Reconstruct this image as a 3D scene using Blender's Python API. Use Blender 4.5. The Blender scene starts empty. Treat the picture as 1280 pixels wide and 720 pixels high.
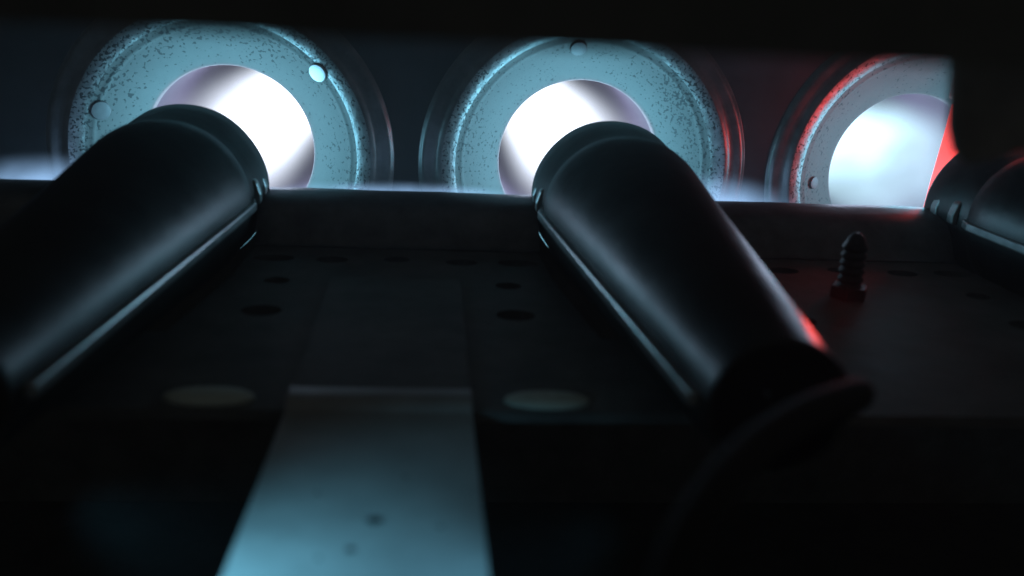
import bpy, bmesh, math, random
from mathutils import Vector, Matrix
random.seed(7)
S = 0.001            # all sizes below are millimetres
ZUP = 95.0           # the camera stands 95 mm above the floor of the burner box
sc = bpy.context.scene
C = sc.collection
PI = math.pi

# ------------------------------------------------------------------ camera
cd = bpy.data.cameras.new('camera')
cam = bpy.data.objects.new('camera', cd); C.objects.link(cam)
cd.sensor_width = 36.0
cd.lens = 1197.36 / 1280 * 36
cd.clip_start = 0.002; cd.clip_end = 10
r = Vector((0.99576111, -0.07839028, 0.04811208))
u = Vector((-0.0220665, 0.304204, 0.9523513))
f = Vector((0.08929097, 0.94937605, -0.30118471))
m = Matrix.Identity(4)
for i in range(3):
    m[i][0] = r[i]; m[i][1] = u[i]; m[i][2] = -f[i]
m[2][3] = ZUP * S
cam.matrix_world = m
cd.dof.use_dof = True
cd.dof.focus_distance = 0.192
cd.dof.aperture_fstop = 20
sc.camera = cam

# ------------------------------------------------------------------ world, exposure
w = bpy.data.worlds.new('World'); sc.world = w; w.use_nodes = True
bg = w.node_tree.nodes['Background']
bg.inputs[0].default_value = (0.96, 1.0, 0.90, 1); bg.inputs[1].default_value = 0.024
sc.view_settings.view_transform = 'Standard'; sc.view_settings.look = 'None'
sc.view_settings.exposure = 0; sc.view_settings.gamma = 1
sc.render.engine = 'CYCLES'
sc.cycles.use_denoising = True
sc.cycles.max_bounces = 10; sc.cycles.diffuse_bounces = 5; sc.cycles.glossy_bounces = 5
sc.cycles.volume_bounces = 0; sc.cycles.volume_max_steps = 128; sc.cycles.volume_step_rate = 2.0; sc.cycles.transparent_max_bounces = 16
sc.cycles.sample_clamp_indirect = 4
sc.cycles.caustics_reflective = False; sc.cycles.caustics_refractive = False

# ------------------------------------------------------------------ helpers
def P(x, y, z): return Vector((x * S, y * S, (z + ZUP) * S))

def link(name, bm, mat, parent=None, smooth=True, bevel=0, solid=0, angle=35, recalc=True):
    me = bpy.data.meshes.new(name)
    if recalc: bmesh.ops.recalc_face_normals(bm, faces=bm.faces)
    bm.to_mesh(me); bm.free()
    if mat: me.materials.append(mat)
    if smooth:
        me.polygons.foreach_set('use_smooth', [True] * len(me.polygons))
        me.set_sharp_from_angle(angle=math.radians(angle))
    o = bpy.data.objects.new(name, me); C.objects.link(o)
    if parent: attach(o, parent)
    if solid:
        q = o.modifiers.new('thickness', 'SOLIDIFY'); q.thickness = abs(solid) * S; q.offset = -1 if solid > 0 else 1
    if bevel:
        q = o.modifiers.new('edge', 'BEVEL'); q.width = bevel * S; q.segments = 2; q.limit_method = 'ANGLE'
    return o

def attach(o, parent):
    o.parent = parent
    o.matrix_parent_inverse = Matrix.Translation(-parent.location)   # things carry a location only

def thing(name, label, cat, loc, group=None):
    o = bpy.data.objects.new(name, None); C.objects.link(o)
    o.empty_display_size = 0.005; o.location = P(*loc)
    return tag(o, label, cat, group)

def tag(o, label, cat, group=None, kind=None):
    o['label'] = label; o['category'] = cat
    if group: o['group'] = group
    if kind: o['kind'] = kind
    return o

def lathe(prof, cx, cz, seg=96, closed=False, wob=0.0, phase=0):
    """profile of (radius, y) turned about the axis x=cx, z=cz running along Y"""
    bm = bmesh.new(); rings = []
    for (R, y) in prof:
        ring = []
        for k in range(seg):
            a = 2 * PI * k / seg
            rr = R * (1 + wob * math.sin(3 * a + phase) + 0.6 * wob * math.sin(7 * a + 2 * phase))
            ring.append(bm.verts.new(P(cx + rr * math.cos(a), y, cz + rr * math.sin(a))))
        rings.append(ring)
    n = len(rings)
    for i in range(n if closed else n - 1):
        A, B = rings[i], rings[(i + 1) % n]
        for k in range(seg):
            bm.faces.new((A[k], A[(k + 1) % seg], B[(k + 1) % seg], B[k]))
    return bm

def box(x0, x1, y0, y1, z0, z1, bm=None):
    bm = bm or bmesh.new()
    v = [bm.verts.new(P(x, y, z)) for x in (x0, x1) for y in (y0, y1) for z in (z0, z1)]
    for q in ((0, 1, 3, 2), (4, 6, 7, 5), (0, 4, 5, 1), (2, 3, 7, 6), (0, 2, 6, 4), (1, 5, 7, 3)):
        bm.faces.new([v[i] for i in q])
    return bm

def extrude_x(prof, x0, x1, nx=1, wob=0.0):
    """open or closed (y,z) outline swept along X"""
    bm = bmesh.new(); rows = []
    for i in range(nx + 1):
        x = x0 + (x1 - x0) * i / nx
        d = wob * math.sin(x * 0.31 + 1) + wob * 0.5 * math.sin(x * 0.83)
        rows.append([bm.verts.new(P(x, y, z + d)) for (y, z) in prof])
    n = len(prof)
    for i in range(nx):
        for k in range(n):
            bm.faces.new((rows[i][k], rows[i][(k + 1) % n], rows[i + 1][(k + 1) % n], rows[i + 1][k]))
    bm.faces.new(rows[0]); bm.faces.new(list(reversed(rows[-1])))
    return bm

def prism_y(poly, y0, y1):
    bm = bmesh.new()
    A = [bm.verts.new(P(x, y0, z)) for x, z in poly]; B = [bm.verts.new(P(x, y1, z)) for x, z in poly]
    n = len(poly)
    bm.faces.new(A); bm.faces.new(list(reversed(B)))
    for k in range(n): bm.faces.new((A[k], B[k], B[(k + 1) % n], A[(k + 1) % n]))
    return bm

def prism_z(poly, z0, z1):
    bm = bmesh.new()
    A = [bm.verts.new(P(x, y, z0)) for x, y in poly]; B = [bm.verts.new(P(x, y, z1)) for x, y in poly]
    n = len(poly)
    bm.faces.new(A); bm.faces.new(list(reversed(B)))
    for k in range(n): bm.faces.new((A[k], B[k], B[(k + 1) % n], A[(k + 1) % n]))
    return bm

def tube(pts, R, seg=16, sub=8):
    """smooth cable through pts (Catmull-Rom)"""
    pts = [Vector(q) for q in pts]; path = []
    for i in range(len(pts) - 1):
        a = pts[max(i - 1, 0)]; b = pts[i]; c = pts[i + 1]; d = pts[min(i + 2, len(pts) - 1)]
        for k in range(sub):
            t = k / sub
            path.append(0.5 * ((2 * b) + (c - a) * t + (2 * a - 5 * b + 4 * c - d) * t * t + (3 * b - a - 3 * c + d) * t ** 3))
    path.append(pts[-1])
    bm = bmesh.new(); rings = []
    for i, q in enumerate(path):
        t = (path[min(i + 1, len(path) - 1)] - path[max(i - 1, 0)]).normalized()
        s = t.cross(Vector((0, 1, 0.1))).normalized(); n = s.cross(t)
        rings.append([bm.verts.new(P(*(q + R * (math.cos(2 * PI * k / seg) * s + math.sin(2 * PI * k / seg) * n)))) for k in range(seg)])
    for A, B in zip(rings, rings[1:]):
        for k in range(seg): bm.faces.new((A[k], A[(k + 1) % seg], B[(k + 1) % seg], B[k]))
    bm.faces.new(rings[0]); bm.faces.new(list(reversed(rings[-1])))
    return bm

# ------------------------------------------------------------------ materials
def metal(name, col, rough, metallic=0.6, var=0.25, scale=220, bump=0.12, spots=0.0, spot_scale=650, spot_col=(0.01, 0.012, 0.013), spot_r=None, streak=0.0):
    """worn sheet metal: mottled colour, mottled gloss, fine relief, optional soot specks"""
    mt = bpy.data.materials.new(name); mt.use_nodes = True
    nt = mt.node_tree; N = nt.nodes; L = nt.links
    b = N['Principled BSDF']
    tc = N.new('ShaderNodeTexCoord')
    n1 = N.new('ShaderNodeTexNoise'); n1.inputs['Scale'].default_value = scale; n1.inputs['Detail'].default_value = 6; n1.inputs['Roughness'].default_value = 0.65
    L.new(tc.outputs['Object'], n1.inputs['Vector'])
    rp = N.new('ShaderNodeValToRGB')
    rp.color_ramp.elements[0].position = 0.3; rp.color_ramp.elements[1].position = 0.7
    rp.color_ramp.elements[0].color = [c * (1 - var) for c in col] + [1]
    rp.color_ramp.elements[1].color = [min(1, c * (1 + var)) for c in col] + [1]
    L.new(n1.outputs['Fac'], rp.inputs['Fac'])
    colour = rp.outputs['Color']
    if spots:
        n2 = N.new('ShaderNodeTexNoise'); n2.inputs['Scale'].default_value = spot_scale; n2.inputs['Detail'].default_value = 1.2; n2.inputs['Roughness'].default_value = 0.5
        L.new(tc.outputs['Object'], n2.inputs['Vector'])
        n3 = N.new('ShaderNodeTexNoise'); n3.inputs['Scale'].default_value = 75; n3.inputs['Detail'].default_value = 2
        L.new(tc.outputs['Object'], n3.inputs['Vector'])
        ad = N.new('ShaderNodeMath'); ad.operation = 'MULTIPLY_ADD'; ad.inputs[1].default_value = 0.35
        L.new(n3.outputs['Fac'], ad.inputs[0]); L.new(n2.outputs['Fac'], ad.inputs[2])
        last = ad.outputs[0]
        if spot_r:       # soot settles more on the outer part of the bowl: spot_r = (centre, r0, r1)
            vm = N.new('ShaderNodeVectorMath'); vm.operation = 'SUBTRACT'
            vm.inputs[1].default_value = spot_r[0]
            L.new(tc.outputs['Object'], vm.inputs[0])
            fl = N.new('ShaderNodeVectorMath'); fl.operation = 'MULTIPLY'; fl.inputs[1].default_value = (1, 0, 1)
            L.new(vm.outputs[0], fl.inputs[0])
            ln = N.new('ShaderNodeVectorMath'); ln.operation = 'LENGTH'; L.new(fl.outputs[0], ln.inputs[0])
            mr = N.new('ShaderNodeMapRange'); mr.inputs[1].default_value = spot_r[1]; mr.inputs[2].default_value = spot_r[2]
            mr.inputs[3].default_value = -0.10; mr.inputs[4].default_value = -0.02
            L.new(ln.outputs['Value'], mr.inputs[0])
            a2 = N.new('ShaderNodeMath'); a2.operation = 'ADD'; L.new(last, a2.inputs[0]); L.new(mr.outputs[0], a2.inputs[1]); last = a2.outputs[0]
        r2 = N.new('ShaderNodeValToRGB'); r2.color_ramp.elements[0].position = 0.80 - spots; r2.color_ramp.elements[1].position = 0.86 - spots
        L.new(last, r2.inputs['Fac'])
        mx = N.new('ShaderNodeMix'); mx.data_type = 'RGBA'
        L.new(r2.outputs['Color'], mx.inputs[0]); L.new(colour, mx.inputs[6]); mx.inputs[7].default_value = (*spot_col, 1)
        colour = mx.outputs[2]
    L.new(colour, b.inputs['Base Color'])
    b.inputs['Metallic'].default_value = metallic
    rr = N.new('ShaderNodeMapRange'); rr.inputs[3].default_value = max(0.05, rough - 0.12); rr.inputs[4].default_value = min(1, rough + 0.12)
    L.new(n1.outputs['Fac'], rr.inputs[0]); L.new(rr.outputs[0], b.inputs['Roughness'])
    bp = N.new('ShaderNodeBump'); bp.inputs['Strength'].default_value = bump; bp.inputs['Distance'].default_value = 0.0006
    n4 = N.new('ShaderNodeTexNoise'); n4.inputs['Scale'].default_value = scale * 2.5; n4.inputs['Detail'].default_value = 4
    L.new(tc.outputs['Object'], n4.inputs['Vector'])
    L.new(n4.outputs['Fac'], bp.inputs['Height']); L.new(bp.outputs[0], b.inputs['Normal'])
    return mt

M_panel = metal('sooty_steel_panel', (0.025, 0.027, 0.03), 0.5, 0.2, 0.3, 120, 0.1)
M_tube = metal('heat_tinted_tube_wall', (0.060, 0.045, 0.068), 0.75, 0.2, 0.12, 60, 0.1)
M_burner = metal('blackened_burner_steel', (0.045, 0.048, 0.048), 0.43, 0.85, 0.5, 90, 0.18)
M_flange = metal('worn_seam_steel', (0.42, 0.43, 0.435), 0.35, 0.7, 0.3, 200, 0.1)
M_wing = metal('blued_bracket_steel', (0.12, 0.125, 0.135), 0.42, 0.5, 0.4, 180, 0.12)
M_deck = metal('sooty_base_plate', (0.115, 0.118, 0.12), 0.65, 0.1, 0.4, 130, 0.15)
M_tongue = metal('galvanised_strip', (0.36, 0.365, 0.37), 0.5, 0.3, 0.12, 160, 0.08)
M_pad = metal('lit_emboss', (0.60, 0.66, 0.60), 0.6, 0.1, 0.2, 200, 0.1)  # light caught on the pads is put into this pale greenish colour
M_rivet = metal('glint_rivet', (0.75, 0.74, 0.78), 0.4, 0.3, 0.08, 300, 0.05)  # for the one rivet reflecting the flame: its glint is in the colour
M_rivet2 = metal('dull_rivet', (0.17, 0.165, 0.175), 0.5, 0.2, 0.12, 300, 0.05)
M_rim = metal('rolled_rim_steel', (0.22, 0.225, 0.23), 0.42, 0.75, 0.35, 300, 0.25, spots=0.055, spot_scale=1900, spot_col=(0.05, 0.052, 0.055))
M_collar = metal('pressed_collar_steel', (0.15, 0.152, 0.155), 0.36, 0.75, 0.3, 200, 0.1)
M_black = metal('black_rubber_and_mouth_shade', (0.006, 0.006, 0.006), 0.85, 0.0, 0.3, 300, 0.1)
M_dark = metal('black_painted_cover', (0.10, 0.10, 0.098), 0.6, 0.0, 0.3, 120, 0.1)
M_brkt = metal('dull_bracket_steel', (0.36, 0.33, 0.31), 0.8, 0.0, 0.45, 90, 0.15)
M_screw = metal('black_oxide_screw', (0.02, 0.02, 0.02), 0.5, 0.4, 0.3, 300, 0.1)
M_ceramic = metal('ceramic_block', (0.45, 0.43, 0.40), 0.8, 0.0, 0.1, 200, 0.1)
M_soot = metal('soot_flake', (0.01, 0.011, 0.012), 0.9, 0.0, 0.2, 300, 0.1)

def emit_mat(name, col, strength):
    mt = bpy.data.materials.new(name); mt.use_nodes = True
    b = mt.node_tree.nodes['Principled BSDF']
    b.inputs['Base Color'].default_value = (0.2, 0.05, 0.04, 1)
    b.inputs['Emission Color'].default_value = (*col, 1); b.inputs['Emission Strength'].default_value = strength
    return mt

def flame_mat(name, col, strength, axis='Y', inner=0.62, noise=0.35, nscale=90, shape='cyl', rad=1.0, gap=None):
    """glowing gas: emission volume, thinning towards its skin, a little uneven"""
    mt = bpy.data.materials.new(name); mt.use_nodes = True
    nt = mt.node_tree; N = nt.nodes; L = nt.links
    N.remove(N['Principled BSDF'])
    out = N['Material Output']
    tc = N.new('ShaderNodeTexCoord')
    fl = N.new('ShaderNodeVectorMath'); fl.operation = 'MULTIPLY'
    fl.inputs[1].default_value = (1 / rad, 0, 1 / rad) if shape == 'cyl' else (1 / rad[0], 1 / rad[1], 1 / rad[2])
    L.new(tc.outputs['Object'], fl.inputs[0])
    ln = N.new('ShaderNodeVectorMath'); ln.operation = 'LENGTH'; L.new(fl.outputs[0], ln.inputs[0])
    mr = N.new('ShaderNodeMapRange'); mr.interpolation_type = 'SMOOTHSTEP'
    mr.inputs[1].default_value = inner; mr.inputs[2].default_value = 1.0; mr.inputs[3].default_value = 1; mr.inputs[4].default_value = 0
    L.new(ln.outputs['Value'], mr.inputs[0])
    n = N.new('ShaderNodeTexNoise'); n.inputs['Scale'].default_value = nscale; n.inputs['Detail'].default_value = 2
    L.new(tc.outputs['Object'], n.inputs['Vector'])
    nr = N.new('ShaderNodeMapRange'); nr.inputs[1].default_value = 0.3; nr.inputs[2].default_value = 0.7; nr.inputs[3].default_value = 1 - noise; nr.inputs[4].default_value = 1 + noise
    L.new(n.outputs['Fac'], nr.inputs[0])
    mu = N.new('ShaderNodeMath'); mu.operation = 'MULTIPLY'; L.new(mr.outputs[0], mu.inputs[0]); L.new(nr.outputs[0], mu.inputs[1])
    m2 = N.new('ShaderNodeMath'); m2.operation = 'MULTIPLY'; m2.inputs[1].default_value = strength; L.new(mu.outputs[0], m2.inputs[0])
    if gap is not None:      # faint between burner and port, full inside the port
        sx = N.new('ShaderNodeSeparateXYZ'); L.new(tc.outputs['Object'], sx.inputs[0])
        mg = N.new('ShaderNodeMapRange'); mg.interpolation_type = 'SMOOTHSTEP'
        for k_, v_ in enumerate((0.184, 0.204, gap, 1.0)): mg.inputs[k_ + 1].default_value = v_
        L.new(sx.outputs['Y'], mg.inputs[0])
        m3 = N.new('ShaderNodeMath'); m3.operation = 'MULTIPLY'; L.new(m2.outputs[0], m3.inputs[0]); L.new(mg.outputs[0], m3.inputs[1]); m2 = m3
    em = N.new('ShaderNodeEmission'); em.inputs['Color'].default_value = (*col, 1)
    L.new(m2.outputs[0], em.inputs['Strength']); L.new(em.outputs[0], out.inputs['Volume'])
    return mt

def lamp(name, loc, power, radius, col, parent=None):
    ld = bpy.data.lights.new(name, 'POINT'); ld.energy = power; ld.shadow_soft_size = radius * S; ld.color = col
    o = bpy.data.objects.new(name, ld); C.objects.link(o); o.location = P(*loc)
    if parent: attach(o, parent)
    return o

# ------------------------------------------------------------------ layout (mm, camera at 0,0,0)
XC = (-40.7, 31.6, 103.9); ZC = -35.0
YH = 200.0                                  # plane of the port holes
YP = 193.2                                  # face of the panel

# ------------------------------------------------------------------ heat exchanger panel with three dished ports
panel = thing('heat_exchanger_panel', 'dark steel wall panel with a row of three dished round ports behind the burners', 'panel', (31.6, YP, -95))
bm = bmesh.new()
seg = 96; h = 36.15
cells = []
for cx in XC:
    inner = []; outer = []
    for k in range(seg):
        a = 2 * PI * k / seg; c, s = math.cos(a), math.sin(a)
        inner.append(bm.verts.new(P(cx + 33.6 * c, YP, ZC + 33.6 * s)))
        q = h / max(abs(c), abs(s))
        outer.append(bm.verts.new(P(cx + q * c, YP, ZC + q * s)))
    for k in range(seg): bm.faces.new((outer[k], outer[(k + 1) % seg], inner[(k + 1) % seg], inner[k]))
xl, xr = XC[0] - h, XC[2] + h
def quad(x0, x1, z0, z1): bm.faces.new([bm.verts.new(P(x, YP, z)) for x, z in ((x0, z0), (x1, z0), (x1, z1), (x0, z1))])
quad(xl - 60, xl, ZC - h, ZC + h); quad(xr, xr + 60, ZC - h, ZC + h)
quad(xl - 60, xr + 60, ZC + h, 70); quad(xl - 60, xr + 60, -95, ZC - h)
link('panel_sheet', bm, M_panel, panel, smooth=False, solid=0.8, recalc=False)

rivet_angles = ((42, 161, 280), (96, 216, 336), (185, 300, 60))
for i, cx in enumerate(XC):
    mt = metal('speckled_steel_bowl', (0.125, 0.13, 0.13), 0.6, 0.2, 0.2, 80, 0.12, spots=(0.082, 0.088, 0.07)[i],
               spot_scale=(1450, 1750, 1600)[i], spot_r=((cx * S, 0, (ZC + ZUP) * S), 0.019, 0.0265), spot_col=(0.03, 0.034, 0.037))
    prof = [(17.0, 203.5), (16.95, 200.9), (17.1, 200.2), (17.6, 199.6), (18.6, 198.75), (20.5, 197.2), (22.6, 195.5), (24.3, 194.15), (24.75, 193.78), (25.0, 193.45),
            (25.3, 193.35), (25.9, 192.95), (26.3, 192.66)]
    rim = [(26.3, 192.66), (26.6, 192.45), (27.1, 192.12), (27.7, 191.85), (28.3, 191.66), (28.8, 191.55), (29.1, 191.52)]
    ring = [(29.1, 191.52), (29.6, 191.65), (30.1, 192.05), (30.5, 192.3), (31.5, 192.35), (32.4, 192.3), (32.9, 192.4), (33.3, 192.75), (33.5, 193.0), (33.8, 193.17)]
    link('collar_ring', lathe(ring, cx, ZC, 128), M_collar, panel)
    bowl = link('port_bowl', lathe(prof, cx, ZC, 128), mt, panel, solid=0.0)
    bowl['label'] = ('speckled steel port behind the left burner', 'speckled steel port behind the middle burner', 'red-rimmed steel port at the right edge')[i]
    ro = link('rim_ring', lathe(rim, cx, ZC, 128), M_rim, None); ro.parent = bowl
    # fire tube behind the hole
    tp = [(17.05, 203.4), (17.2, 215), (17.6, 240), (17.6, 330), (16, 336), (8, 338), (0.2, 338)]
    link('fire_tube', lathe(tp, cx, ZC, 96), M_tube, panel)
    for j, ad in enumerate(rivet_angles[i]):
        a = math.radians(ad); rr = (25.4, 24.0, 22.6)[i]
        if i == 0 and j == 1: rr = 24.6
        y = 195.5 - (rr - 22.6) * 0.78
        c = Vector((cx + rr * math.cos(a), y, ZC + rr * math.sin(a)))
        nrm = Vector((-0.55 * math.cos(a), -0.83, -0.55 * math.sin(a))).normalized()
        rad = (1.9, 1.7, 1.3)[i]
        bm = bmesh.new(); rings = []
        s = nrm.cross(Vector((0, 0, 1))).normalized(); t = nrm.cross(s)
        for (q, hh) in ((1.0, -1.2), (1.0, 0.45), (0.93, 0.6), (0.7, 0.66), (0.35, 0.68)):
            rings.append([bm.verts.new(P(*(c + nrm * hh + rad * q * (math.cos(2 * PI * k / 20) * s + math.sin(2 * PI * k / 20) * t)))) for k in range(20)])
        for A, B in zip(rings, rings[1:]):
            for k in range(20): bm.faces.new((A[k], A[(k + 1) % 20], B[(k + 1) % 20], B[k]))
        bm.faces.new(rings[-1])
        o = link('rivet', bm, M_rivet if (i, j) == (0, 0) else M_rivet2, None); o.parent = bowl; o.matrix_parent_inverse = panel.matrix_world.inverted() @ Matrix.Identity(4)
        o.matrix_parent_inverse = Matrix.Identity(4)

# ------------------------------------------------------------------ floor of the burner box and base plate
bm = bmesh.new(); bm.faces.new([bm.verts.new(P(x, y, -95)) for x, y in ((-150, -60), (220, -60), (220, 260), (-150, 260))])
fl = link('floor', bm, M_dark); fl['kind'] = 'structure'; fl['label'] = 'dark floor of the burner box'

base = thing('base_plate', 'sooty perforated steel base plate lying under the burners', 'base plate', (0, 140, -51))
ZD = -42.0
out = [(-130, 90), (190, 90), (190, 152.6)]           # notched round the burner bodies
for cx in reversed(XC): out += [(cx + 13.4, 152.6), (cx + 12.6, 136), (cx + 9.5, 112), (cx - 9.5, 112), (cx - 12.6, 136), (cx - 13.4, 152.6)]
out += [(-130, 152.6)]
bm = prism_z(out, ZD - 1.2, ZD)
sheet = link('plate', bm, M_deck, base, smooth=False)
cut = bmesh.new()
for ox in (-72.3, 0, 72.3):
    for (x, y, d, e) in ((-23.6, 145.2, 6.4, 3.8), (-14.6, 145.0, 5.0, 3.6), (-4.7, 145.9, 4.2, 3.2), (5.5, 145.0, 5.0, 3.6), (14.4, 145.4, 6.4, 3.8),
                      (-21.4, 133.6, 3.8, 3.3), (12.0, 133.4, 3.8, 3.3), (-21.4, 120.4, 5.3, 4.2), (12.0, 120.4, 5.3, 4.2)):
        v0 = [cut.verts.new(P(x + ox + d / 2 * math.cos(2 * PI * k / 28), y + e / 2 * math.sin(2 * PI * k / 28), ZD - 4)) for k in range(28)]
        v1 = [cut.verts.new(P(x + ox + d / 2 * math.cos(2 * PI * k / 28), y + e / 2 * math.sin(2 * PI * k / 28), ZD + 4)) for k in range(28)]
        cut.faces.new(list(reversed(v0))); cut.faces.new(v1)
        for k in range(28): cut.faces.new((v0[k], v0[(k + 1) % 28], v1[(k + 1) % 28], v1[k]))
cutter = link('cutter', cut, None, None, smooth=False)
q = sheet.modifiers.new('holes', 'BOOLEAN'); q.operation = 'DIFFERENCE'; q.object = cutter; q.solver = 'EXACT'
bpy.context.view_layer.update()
dg = bpy.context.evaluated_depsgraph_get()
me = bpy.data.meshes.new_from_object(sheet.evaluated_get(dg))
sheet.modifiers.clear(); sheet.data = me
bpy.data.objects.remove(cutter, do_unlink=True)
for x in (-22.0, 13.05):          # two oval embossed pads
    bm = bmesh.new(); rings = []
    for (q_, hh) in ((1.0, -0.2), (0.97, 0.35), (0.85, 0.6), (0.6, 0.75), (0.25, 0.8)):
        rings.append([bm.verts.new(P(x + 4.65 * q_ * math.cos(2 * PI * k / 40), 92.6 + 2.0 * q_ * math.sin(2 * PI * k / 40), ZD + hh)) for k in range(40)])
    for A, B in zip(rings, rings[1:]):
        for k in range(40): bm.faces.new((A[k], A[(k + 1) % 40], B[(k + 1) % 40], B[k]))
    bm.faces.new(rings[-1])
    link('embossed_pad', bm, M_pad, base)

# galvanised strip running from the base plate towards the camera
strip = thing('metal_strip', 'pale galvanised metal strip running forward between the two front burners', 'metal strip', (-5.2, 80, ZD))
prof = [(94.2, ZD + 0.5), (93.6, ZD + 0.95), (92.9, ZD + 1.2), (90.2, ZD + 1.25), (89.5, ZD + 1.0), (88.9, ZD + 0.42), (88.3, ZD + 0.35),
        (34, ZD + 2.6), (34, ZD + 1.9), (83.5, ZD - 0.5), (83.8, ZD + 0.05), (94.2, ZD + 0.05)]
link('strip_sheet', extrude_x(prof, -13.8, 4.95, 6), M_tongue, strip, angle=25)
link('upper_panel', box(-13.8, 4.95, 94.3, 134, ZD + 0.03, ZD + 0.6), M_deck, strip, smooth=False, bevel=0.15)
def strip_z(y): return ZD + 0.35 + (88.3 - y) * 2.25 / 54.3
for (x, y, a, b) in ((-3.7, 67.0, 0.8, 0.5), (-5.2, 62.6, 0.38, 0.34), (-8.6, 71.5, 0.16, 0.16), (-7.4, 61.4, 0.16, 0.13), (-1.4, 74.5, 0.13, 0.1), (1.5, 66, 0.16, 0.12)):
    poly = [(x + a * random.uniform(0.6, 1.1) * math.cos(2 * PI * k / 11), y + b * random.uniform(0.6, 1.1) * math.sin(2 * PI * k / 11)) for k in range(11)]
    link('soot_flake', prism_z(poly, strip_z(y) - 0.1, strip_z(y) + 0.13), M_soot, strip, smooth=False)

# ------------------------------------------------------------------ burners
def burner(cx, label):
    t = thing('gas_burner', label, 'burner', (cx, 110, ZC), 'gas burners in a row')
    # far end: short flared head, a thick-walled ring open towards the port
    hp = [(13.4, 165.2), (13.55, 164.6), (13.35, 160.5), (13.0, 155.5), (12.7, 152.6), (12.7, 151.6), (11.9, 151.6), (12.0, 155.5), (12.5, 161.5), (12.75, 165.2)]
    link('head', lathe(hp, cx, ZC, 112, closed=True, wob=0.004, phase=cx), M_burner, t, angle=50)
    bp = [(11.6, 155.5), (12.3, 153.6), (12.85, 151.4), (13.15, 149.4), (13.1, 147), (12.75, 143), (11.0, 125), (9.2, 105), (7.6, 87), (6.7, 77.2), (6.75, 76.4), (6.6, 75.8),
          (6.0, 75.9), (5.9, 77), (6.9, 87), (8.5, 105), (10.3, 125), (12.0, 143), (12.2, 148.5), (11.2, 152), (10.9, 155.5)]
    link('body', lathe(bp, cx, ZC, 112, closed=True, wob=0.003, phase=cx * 2), M_burner, t, angle=50)
    hold = [(11.8, 160), (1.2, 160), (1.2, 162), (11.8, 162)]
    link('flame_holder', lathe(hold, cx, ZC, 48, closed=True), M_burner, t)
    link('dark_mouth_disc', lathe([(6.1, 79), (0.4, 79), (0.4, 80), (6.1, 80)], cx, ZC, 40, closed=True), M_black, t)  # added black disc, stands for the dark inside the open tube end
    outl = [(13.2, 152.5), (14.0, 149.5), (13.7, 145), (13.1, 138), (12.4, 130), (11.5, 120), (10.4, 108), (9.5, 98), (8.6, 88), (7.7, 78)]
    for s in (-1, 1):
        poly = [(cx + s * R, y) for R, y in outl] + [(cx + s * (max(6.3, R - 2.2)), y) for R, y in reversed(outl)]
        link('seam_flange', prism_z(poly, ZC - 0.7, ZC + 0.7), M_flange, t, smooth=False, bevel=0.25)
        # folded crimp tabs that hold the halves together at the head
        for (yy, ww, R) in ((161.6, 1.1, 13.1), (155.6, 1.0, 13.2)):
            a = [(cx + s * (R - 1.2), ZC - 1.0), (cx + s * (R + 0.5), ZC - 0.8), (cx + s * (R + 0.55), ZC + 0.8), (cx + s * (R - 0.1), ZC + 2.8), (cx + s * (R - 1.2), ZC + 3.6)]
            link('crimp_tab', prism_y(a, yy - ww, yy + ww), M_flange, t, smooth=False, bevel=0.3)
    return t
burner(XC[0], 'dark tapered burner tube on the left, pointing at the left port')
burner(XC[1], 'dark tapered burner tube in the middle with a faint red glint low on its flank')
burner(XC[2], 'burner tube mostly cut off by the right edge, behind the hanging bracket')

# ------------------------------------------------------------------ crossover bracket between the burner heads
br = thing('crossover_bracket', 'blue-lit sheet metal ledge joining the burner heads in front of the ports', 'bracket', (0, 158, -50))
lp = [(166.0, -38.4), (166.0, -36.0), (165.7, -35.3), (165.0, -35.05), (163, -35.15), (160, -35.5), (157.2, -36.3), (155.4, -37.8), (153.8, -40.0), (152.8, -41.4), (151.6, -41.75),
      (151.6, -41.95), (153.0, -42.3), (154.2, -41.0), (156.0, -38.6), (157.6, -37.3), (160.2, -36.5), (163, -36.15), (164.6, -36.1), (165.1, -36.5), (165.1, -38.4)]
for (x0, x1) in ((-130, XC[0] - 13.0), (XC[0] + 13.0, XC[1] - 13.0), (XC[1] + 13.0, XC[2] - 13.0), (XC[2] + 13.0, 190)):
    link('ledge', extrude_x(lp, x0, x1, 14, 0.05), M_wing, br, angle=40)

# added wall under the ledge to block port light, cut out round each head
pl = [(-130, -94.9), (-130, -38.2)]
for cx in XC:
    pl += [(cx + 13.7 * math.cos(a), ZC + 13.7 * math.sin(a)) for a in [math.radians(193.6 + 152.8 * k / 24) for k in range(25)]]
pl += [(190, -38.2), (190, -94.9)]
link('light_block_wall', prism_y(pl, 162.6, 163.6), M_deck, br, smooth=False)

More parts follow.
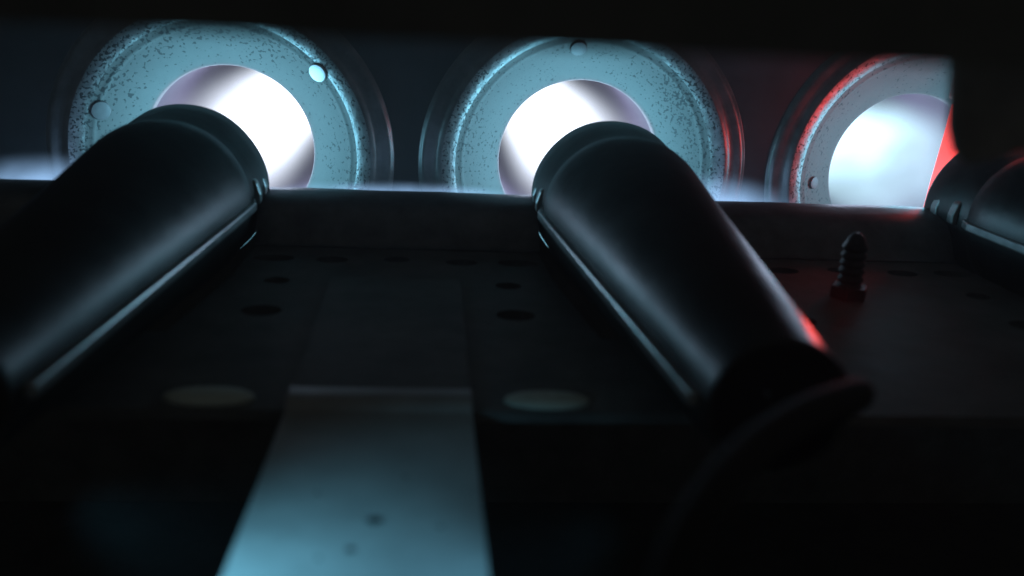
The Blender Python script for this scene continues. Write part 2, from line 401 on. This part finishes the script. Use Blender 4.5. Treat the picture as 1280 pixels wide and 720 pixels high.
# ------------------------------------------------------------------ flames
F_main = flame_mat('blue_white_flame', (0.80, 0.87, 1.0), 62, inner=0.0, noise=0.3, nscale=70, rad=16.2 * S, gap=0.12)
F_wide = flame_mat('pale_blue_flame', (0.56, 0.86, 1.0), 30, inner=0.45, noise=0.75, nscale=55, rad=16.8 * S, gap=0.02)
for i, (cx, lab) in enumerate(zip(XC, ('white-hot flame jet shooting into the left port', 'white-hot flame jet shooting into the middle port', 'white-hot flame jet shooting into the red-rimmed right port'))):
    prof = [(0.2, 162.4), (7, 162.6), (10.5, 164.5), (11.8, 172), (14.6, 190), (16.2, 204), (16.2, 300), (8, 318), (0.2, 322)]
    if i == 2: prof = [(0.2, 162.4), (7, 162.6), (10.5, 164.5), (12, 180), (16.0, 196), (16.8, 210), (16.8, 300), (8, 318), (0.2, 322)]
    bm = lathe(prof, 0, -ZUP, 40)
    me_o = link('burner_flame', bm, F_wide if i == 2 else F_main, None)
    me_o.location = P(cx, 0, ZC)
    tag(me_o, lab, 'flame', 'flames shooting into the ports')
    l1 = lamp('flame_light', (cx, 191.5, ZC), (0.038, 0.040, 0.022)[i], 8.5, (0.24, 0.75, 1.0))
    l2 = lamp('flame_light', (cx, 226.0, ZC), 0.040, 11.5, (0.62, 0.70, 1.0))

F_wisp = {}
def wisp(x, y, z, rx, ry, rz, strength, lab, tilt=0):
    bm = bmesh.new(); bmesh.ops.create_icosphere(bm, subdivisions=3, radius=1)
    for v in bm.verts: v.co = Vector((v.co.x * rx * S, v.co.y * ry * S, v.co.z * rz * S))
    mt = flame_mat('thin_blue_flame', (0.36, 0.62, 1.0), strength, inner=0.0, noise=0.6, nscale=120, shape='ell', rad=(rx * S, ry * S, rz * S))
    o = link('crossover_flame', bm, mt); o.location = P(x, y, z); o.rotation_euler.y = math.radians(tilt)
    return tag(o, lab, 'flame', 'thin blue crossover flames along the ledge')
wisp(-70, 174, -41.0, 24, 7, 9.5, 190, 'thin blue flame wisp along the ledge left of the left burner', -5)
wisp(-4.5, 169, -37.0, 27, 4, 3.2, 240, 'thin line of blue flame along the ledge between the left and middle burners')
wisp(56, 174, -41.0, 22, 7, 10.0, 220, 'blue flame wisp fanning out right of the middle burner', 9)

# ------------------------------------------------------------------ screw standing on the base plate
scw = thing('screw', 'small black threaded screw standing upright on the base plate', 'screw', (62.6, 131.3, ZD))
def lathe_z(prof, cx, cy, seg=20):
    bm = bmesh.new(); rings = []
    for (R, z) in prof: rings.append([bm.verts.new(P(cx + R * math.cos(2 * PI * k / seg), cy + R * math.sin(2 * PI * k / seg), z)) for k in range(seg)])
    for A, B in zip(rings, rings[1:]):
        for k in range(seg): bm.faces.new((A[k], A[(k + 1) % seg], B[(k + 1) % seg], B[k]))
    bm.faces.new(rings[-1]); bm.faces.new(list(reversed(rings[0])))
    return bm
pr = []
for k in range(6): pr += [(1.5, ZD + 1.2 + k * 1.2), (1.9, ZD + 1.2 + k * 1.2 + 0.6)]
pr += [(1.5, ZD + 8.5), (1.1, ZD + 9.4), (0.5, ZD + 10.0)]
link('thread', lathe_z(pr, 62.6, 131.3), M_screw, scw)
hexp = [(62.6 + 2.8 * math.cos(PI / 3 * k), 131.3 + 2.8 * math.sin(PI / 3 * k)) for k in range(6)]
link('nut', prism_z(hexp, ZD + 0.02, ZD + 1.9), M_screw, scw, smooth=False, bevel=0.2)

# ------------------------------------------------------------------ hot surface igniter with its bracket, at the right
ign = thing('igniter', 'red-hot igniter blade glowing beside the right burner head', 'igniter', (106, 182, -20))
M_hot = emit_mat('red_hot_ceramic', (1.0, 0.07, 0.06), 1.2)
link('glowing_blade', prism_y([(102.2, -18.0), (109, -18.0), (109, -44), (99.8, -44), (100.6, -34), (101.6, -25)], 171, 183.5), M_hot, ign, smooth=False, bevel=0.4)
link('ceramic_holder', box(101.5, 122, 150, 184, -17.2, -9), M_ceramic, ign, smooth=False, bevel=0.6)
lamp('igniter_glow', (100.5, 174, -29), 0.017, 3.0, (1.0, 0.05, 0.04))
bk = thing('hanging_bracket', 'dark out-of-focus metal bracket hanging down at the right edge', 'bracket', (60, 70, 20))
poly = [(x * 0.56, z * 0.56) for x, z in ((67.6, 46), (67.9, 2), (68.6, -8), (69.8, -15.5), (71.2, -19.0), (73.5, -20.6), (77, -19.6), (84, -17.2), (150, -16.5), (150, 46))]
link('bracket_plate', prism_y(poly, 69.4, 70.6), M_brkt, bk, smooth=False, bevel=0.5)
link('bracket_flange', prism_y([(40.5, 25), (40.5, -4), (41.7, -4), (41.7, 25)], 70.6, 76), M_brkt, bk, smooth=False, bevel=0.4)

# ------------------------------------------------------------------ black cable in front of the middle burner
pts = [(36.4, 77, -36), (36.2, 72.5, -32.5), (34.5, 68, -29.8), (26.8, 60, -27.9), (20.0, 52, -26.9), (16.0, 46, -26.6), (13.4, 42, -27.6), (12.4, 40, -30.6), (12.6, 39, -38), (14.5, 40, -55), (18, 44, -80)]
cb = link('cable', tube(pts, 1.25), M_black)
tag(cb, 'black cable curving in front of the middle burner at lower right', 'cable')

# ------------------------------------------------------------------ dark cover edge across the top
cov = thing('top_cover', 'black cover edge hanging out of focus across the top of the picture', 'cover', (20, 50, 40))
link('cover_plate', box(-140, 200, 49.4, 50.6, -2.9, 60), M_dark, cov, smooth=False)
link('folded_lip', box(-140, 200, 50.6, 54, -2.9, -1.9), M_dark, cov, smooth=False, bevel=0.3)

# ------------------------------------------------------------------ added spots: cool fill on the strip, a red streak on a burner
def spot(name, loc, target, power, radius, col, cone):
    ld = bpy.data.lights.new(name, 'SPOT'); ld.energy = power; ld.shadow_soft_size = radius * S; ld.color = col
    ld.spot_size = math.radians(cone); ld.spot_blend = 1.0
    o = bpy.data.objects.new(name, ld); C.objects.link(o); o.location = P(*loc)
    o.rotation_euler = (P(*target) - P(*loc)).to_track_quat('-Z', 'Y').to_euler()
    return o
spot('strip_fill_light', (-20, 51, -30), (-12, 59, -41), 0.028, 2.0, (0.22, 0.72, 1.0), 75)
spot('strip_fill_light', (11.5, 49, -30), (3.6, 55, -41), 0.014, 2.0, (0.22, 0.70, 1.0), 70)
spot('flank_red_spot', (50, 106, -34), (38.5, 84, -31), 0.0040, 1.5, (1.0, 0.06, 0.045), 58)  # added red spot, only for the streak on the middle burner's flank

# ------------------------------------------------------------------ thin haze, added to give the flames a soft glow
hb = box(-300, 350, -120, 420, -105, 120)
hz = bpy.data.materials.new('glow_haze'); hz.use_nodes = True
hn = hz.node_tree.nodes; hn.remove(hn['Principled BSDF'])
pv = hn.new('ShaderNodeVolumePrincipled'); pv.inputs['Color'].default_value = (0.85, 0.9, 0.95, 1); pv.inputs['Density'].default_value = 0.32; pv.inputs['Anisotropy'].default_value = 0.3
hz.node_tree.links.new(pv.outputs[0], hn['Material Output'].inputs['Volume'])
ho = link('haze', hb, hz, smooth=False); ho['kind'] = 'stuff'; ho['label'] = 'thin added haze giving a soft glow round the flames'; ho['category'] = 'haze'
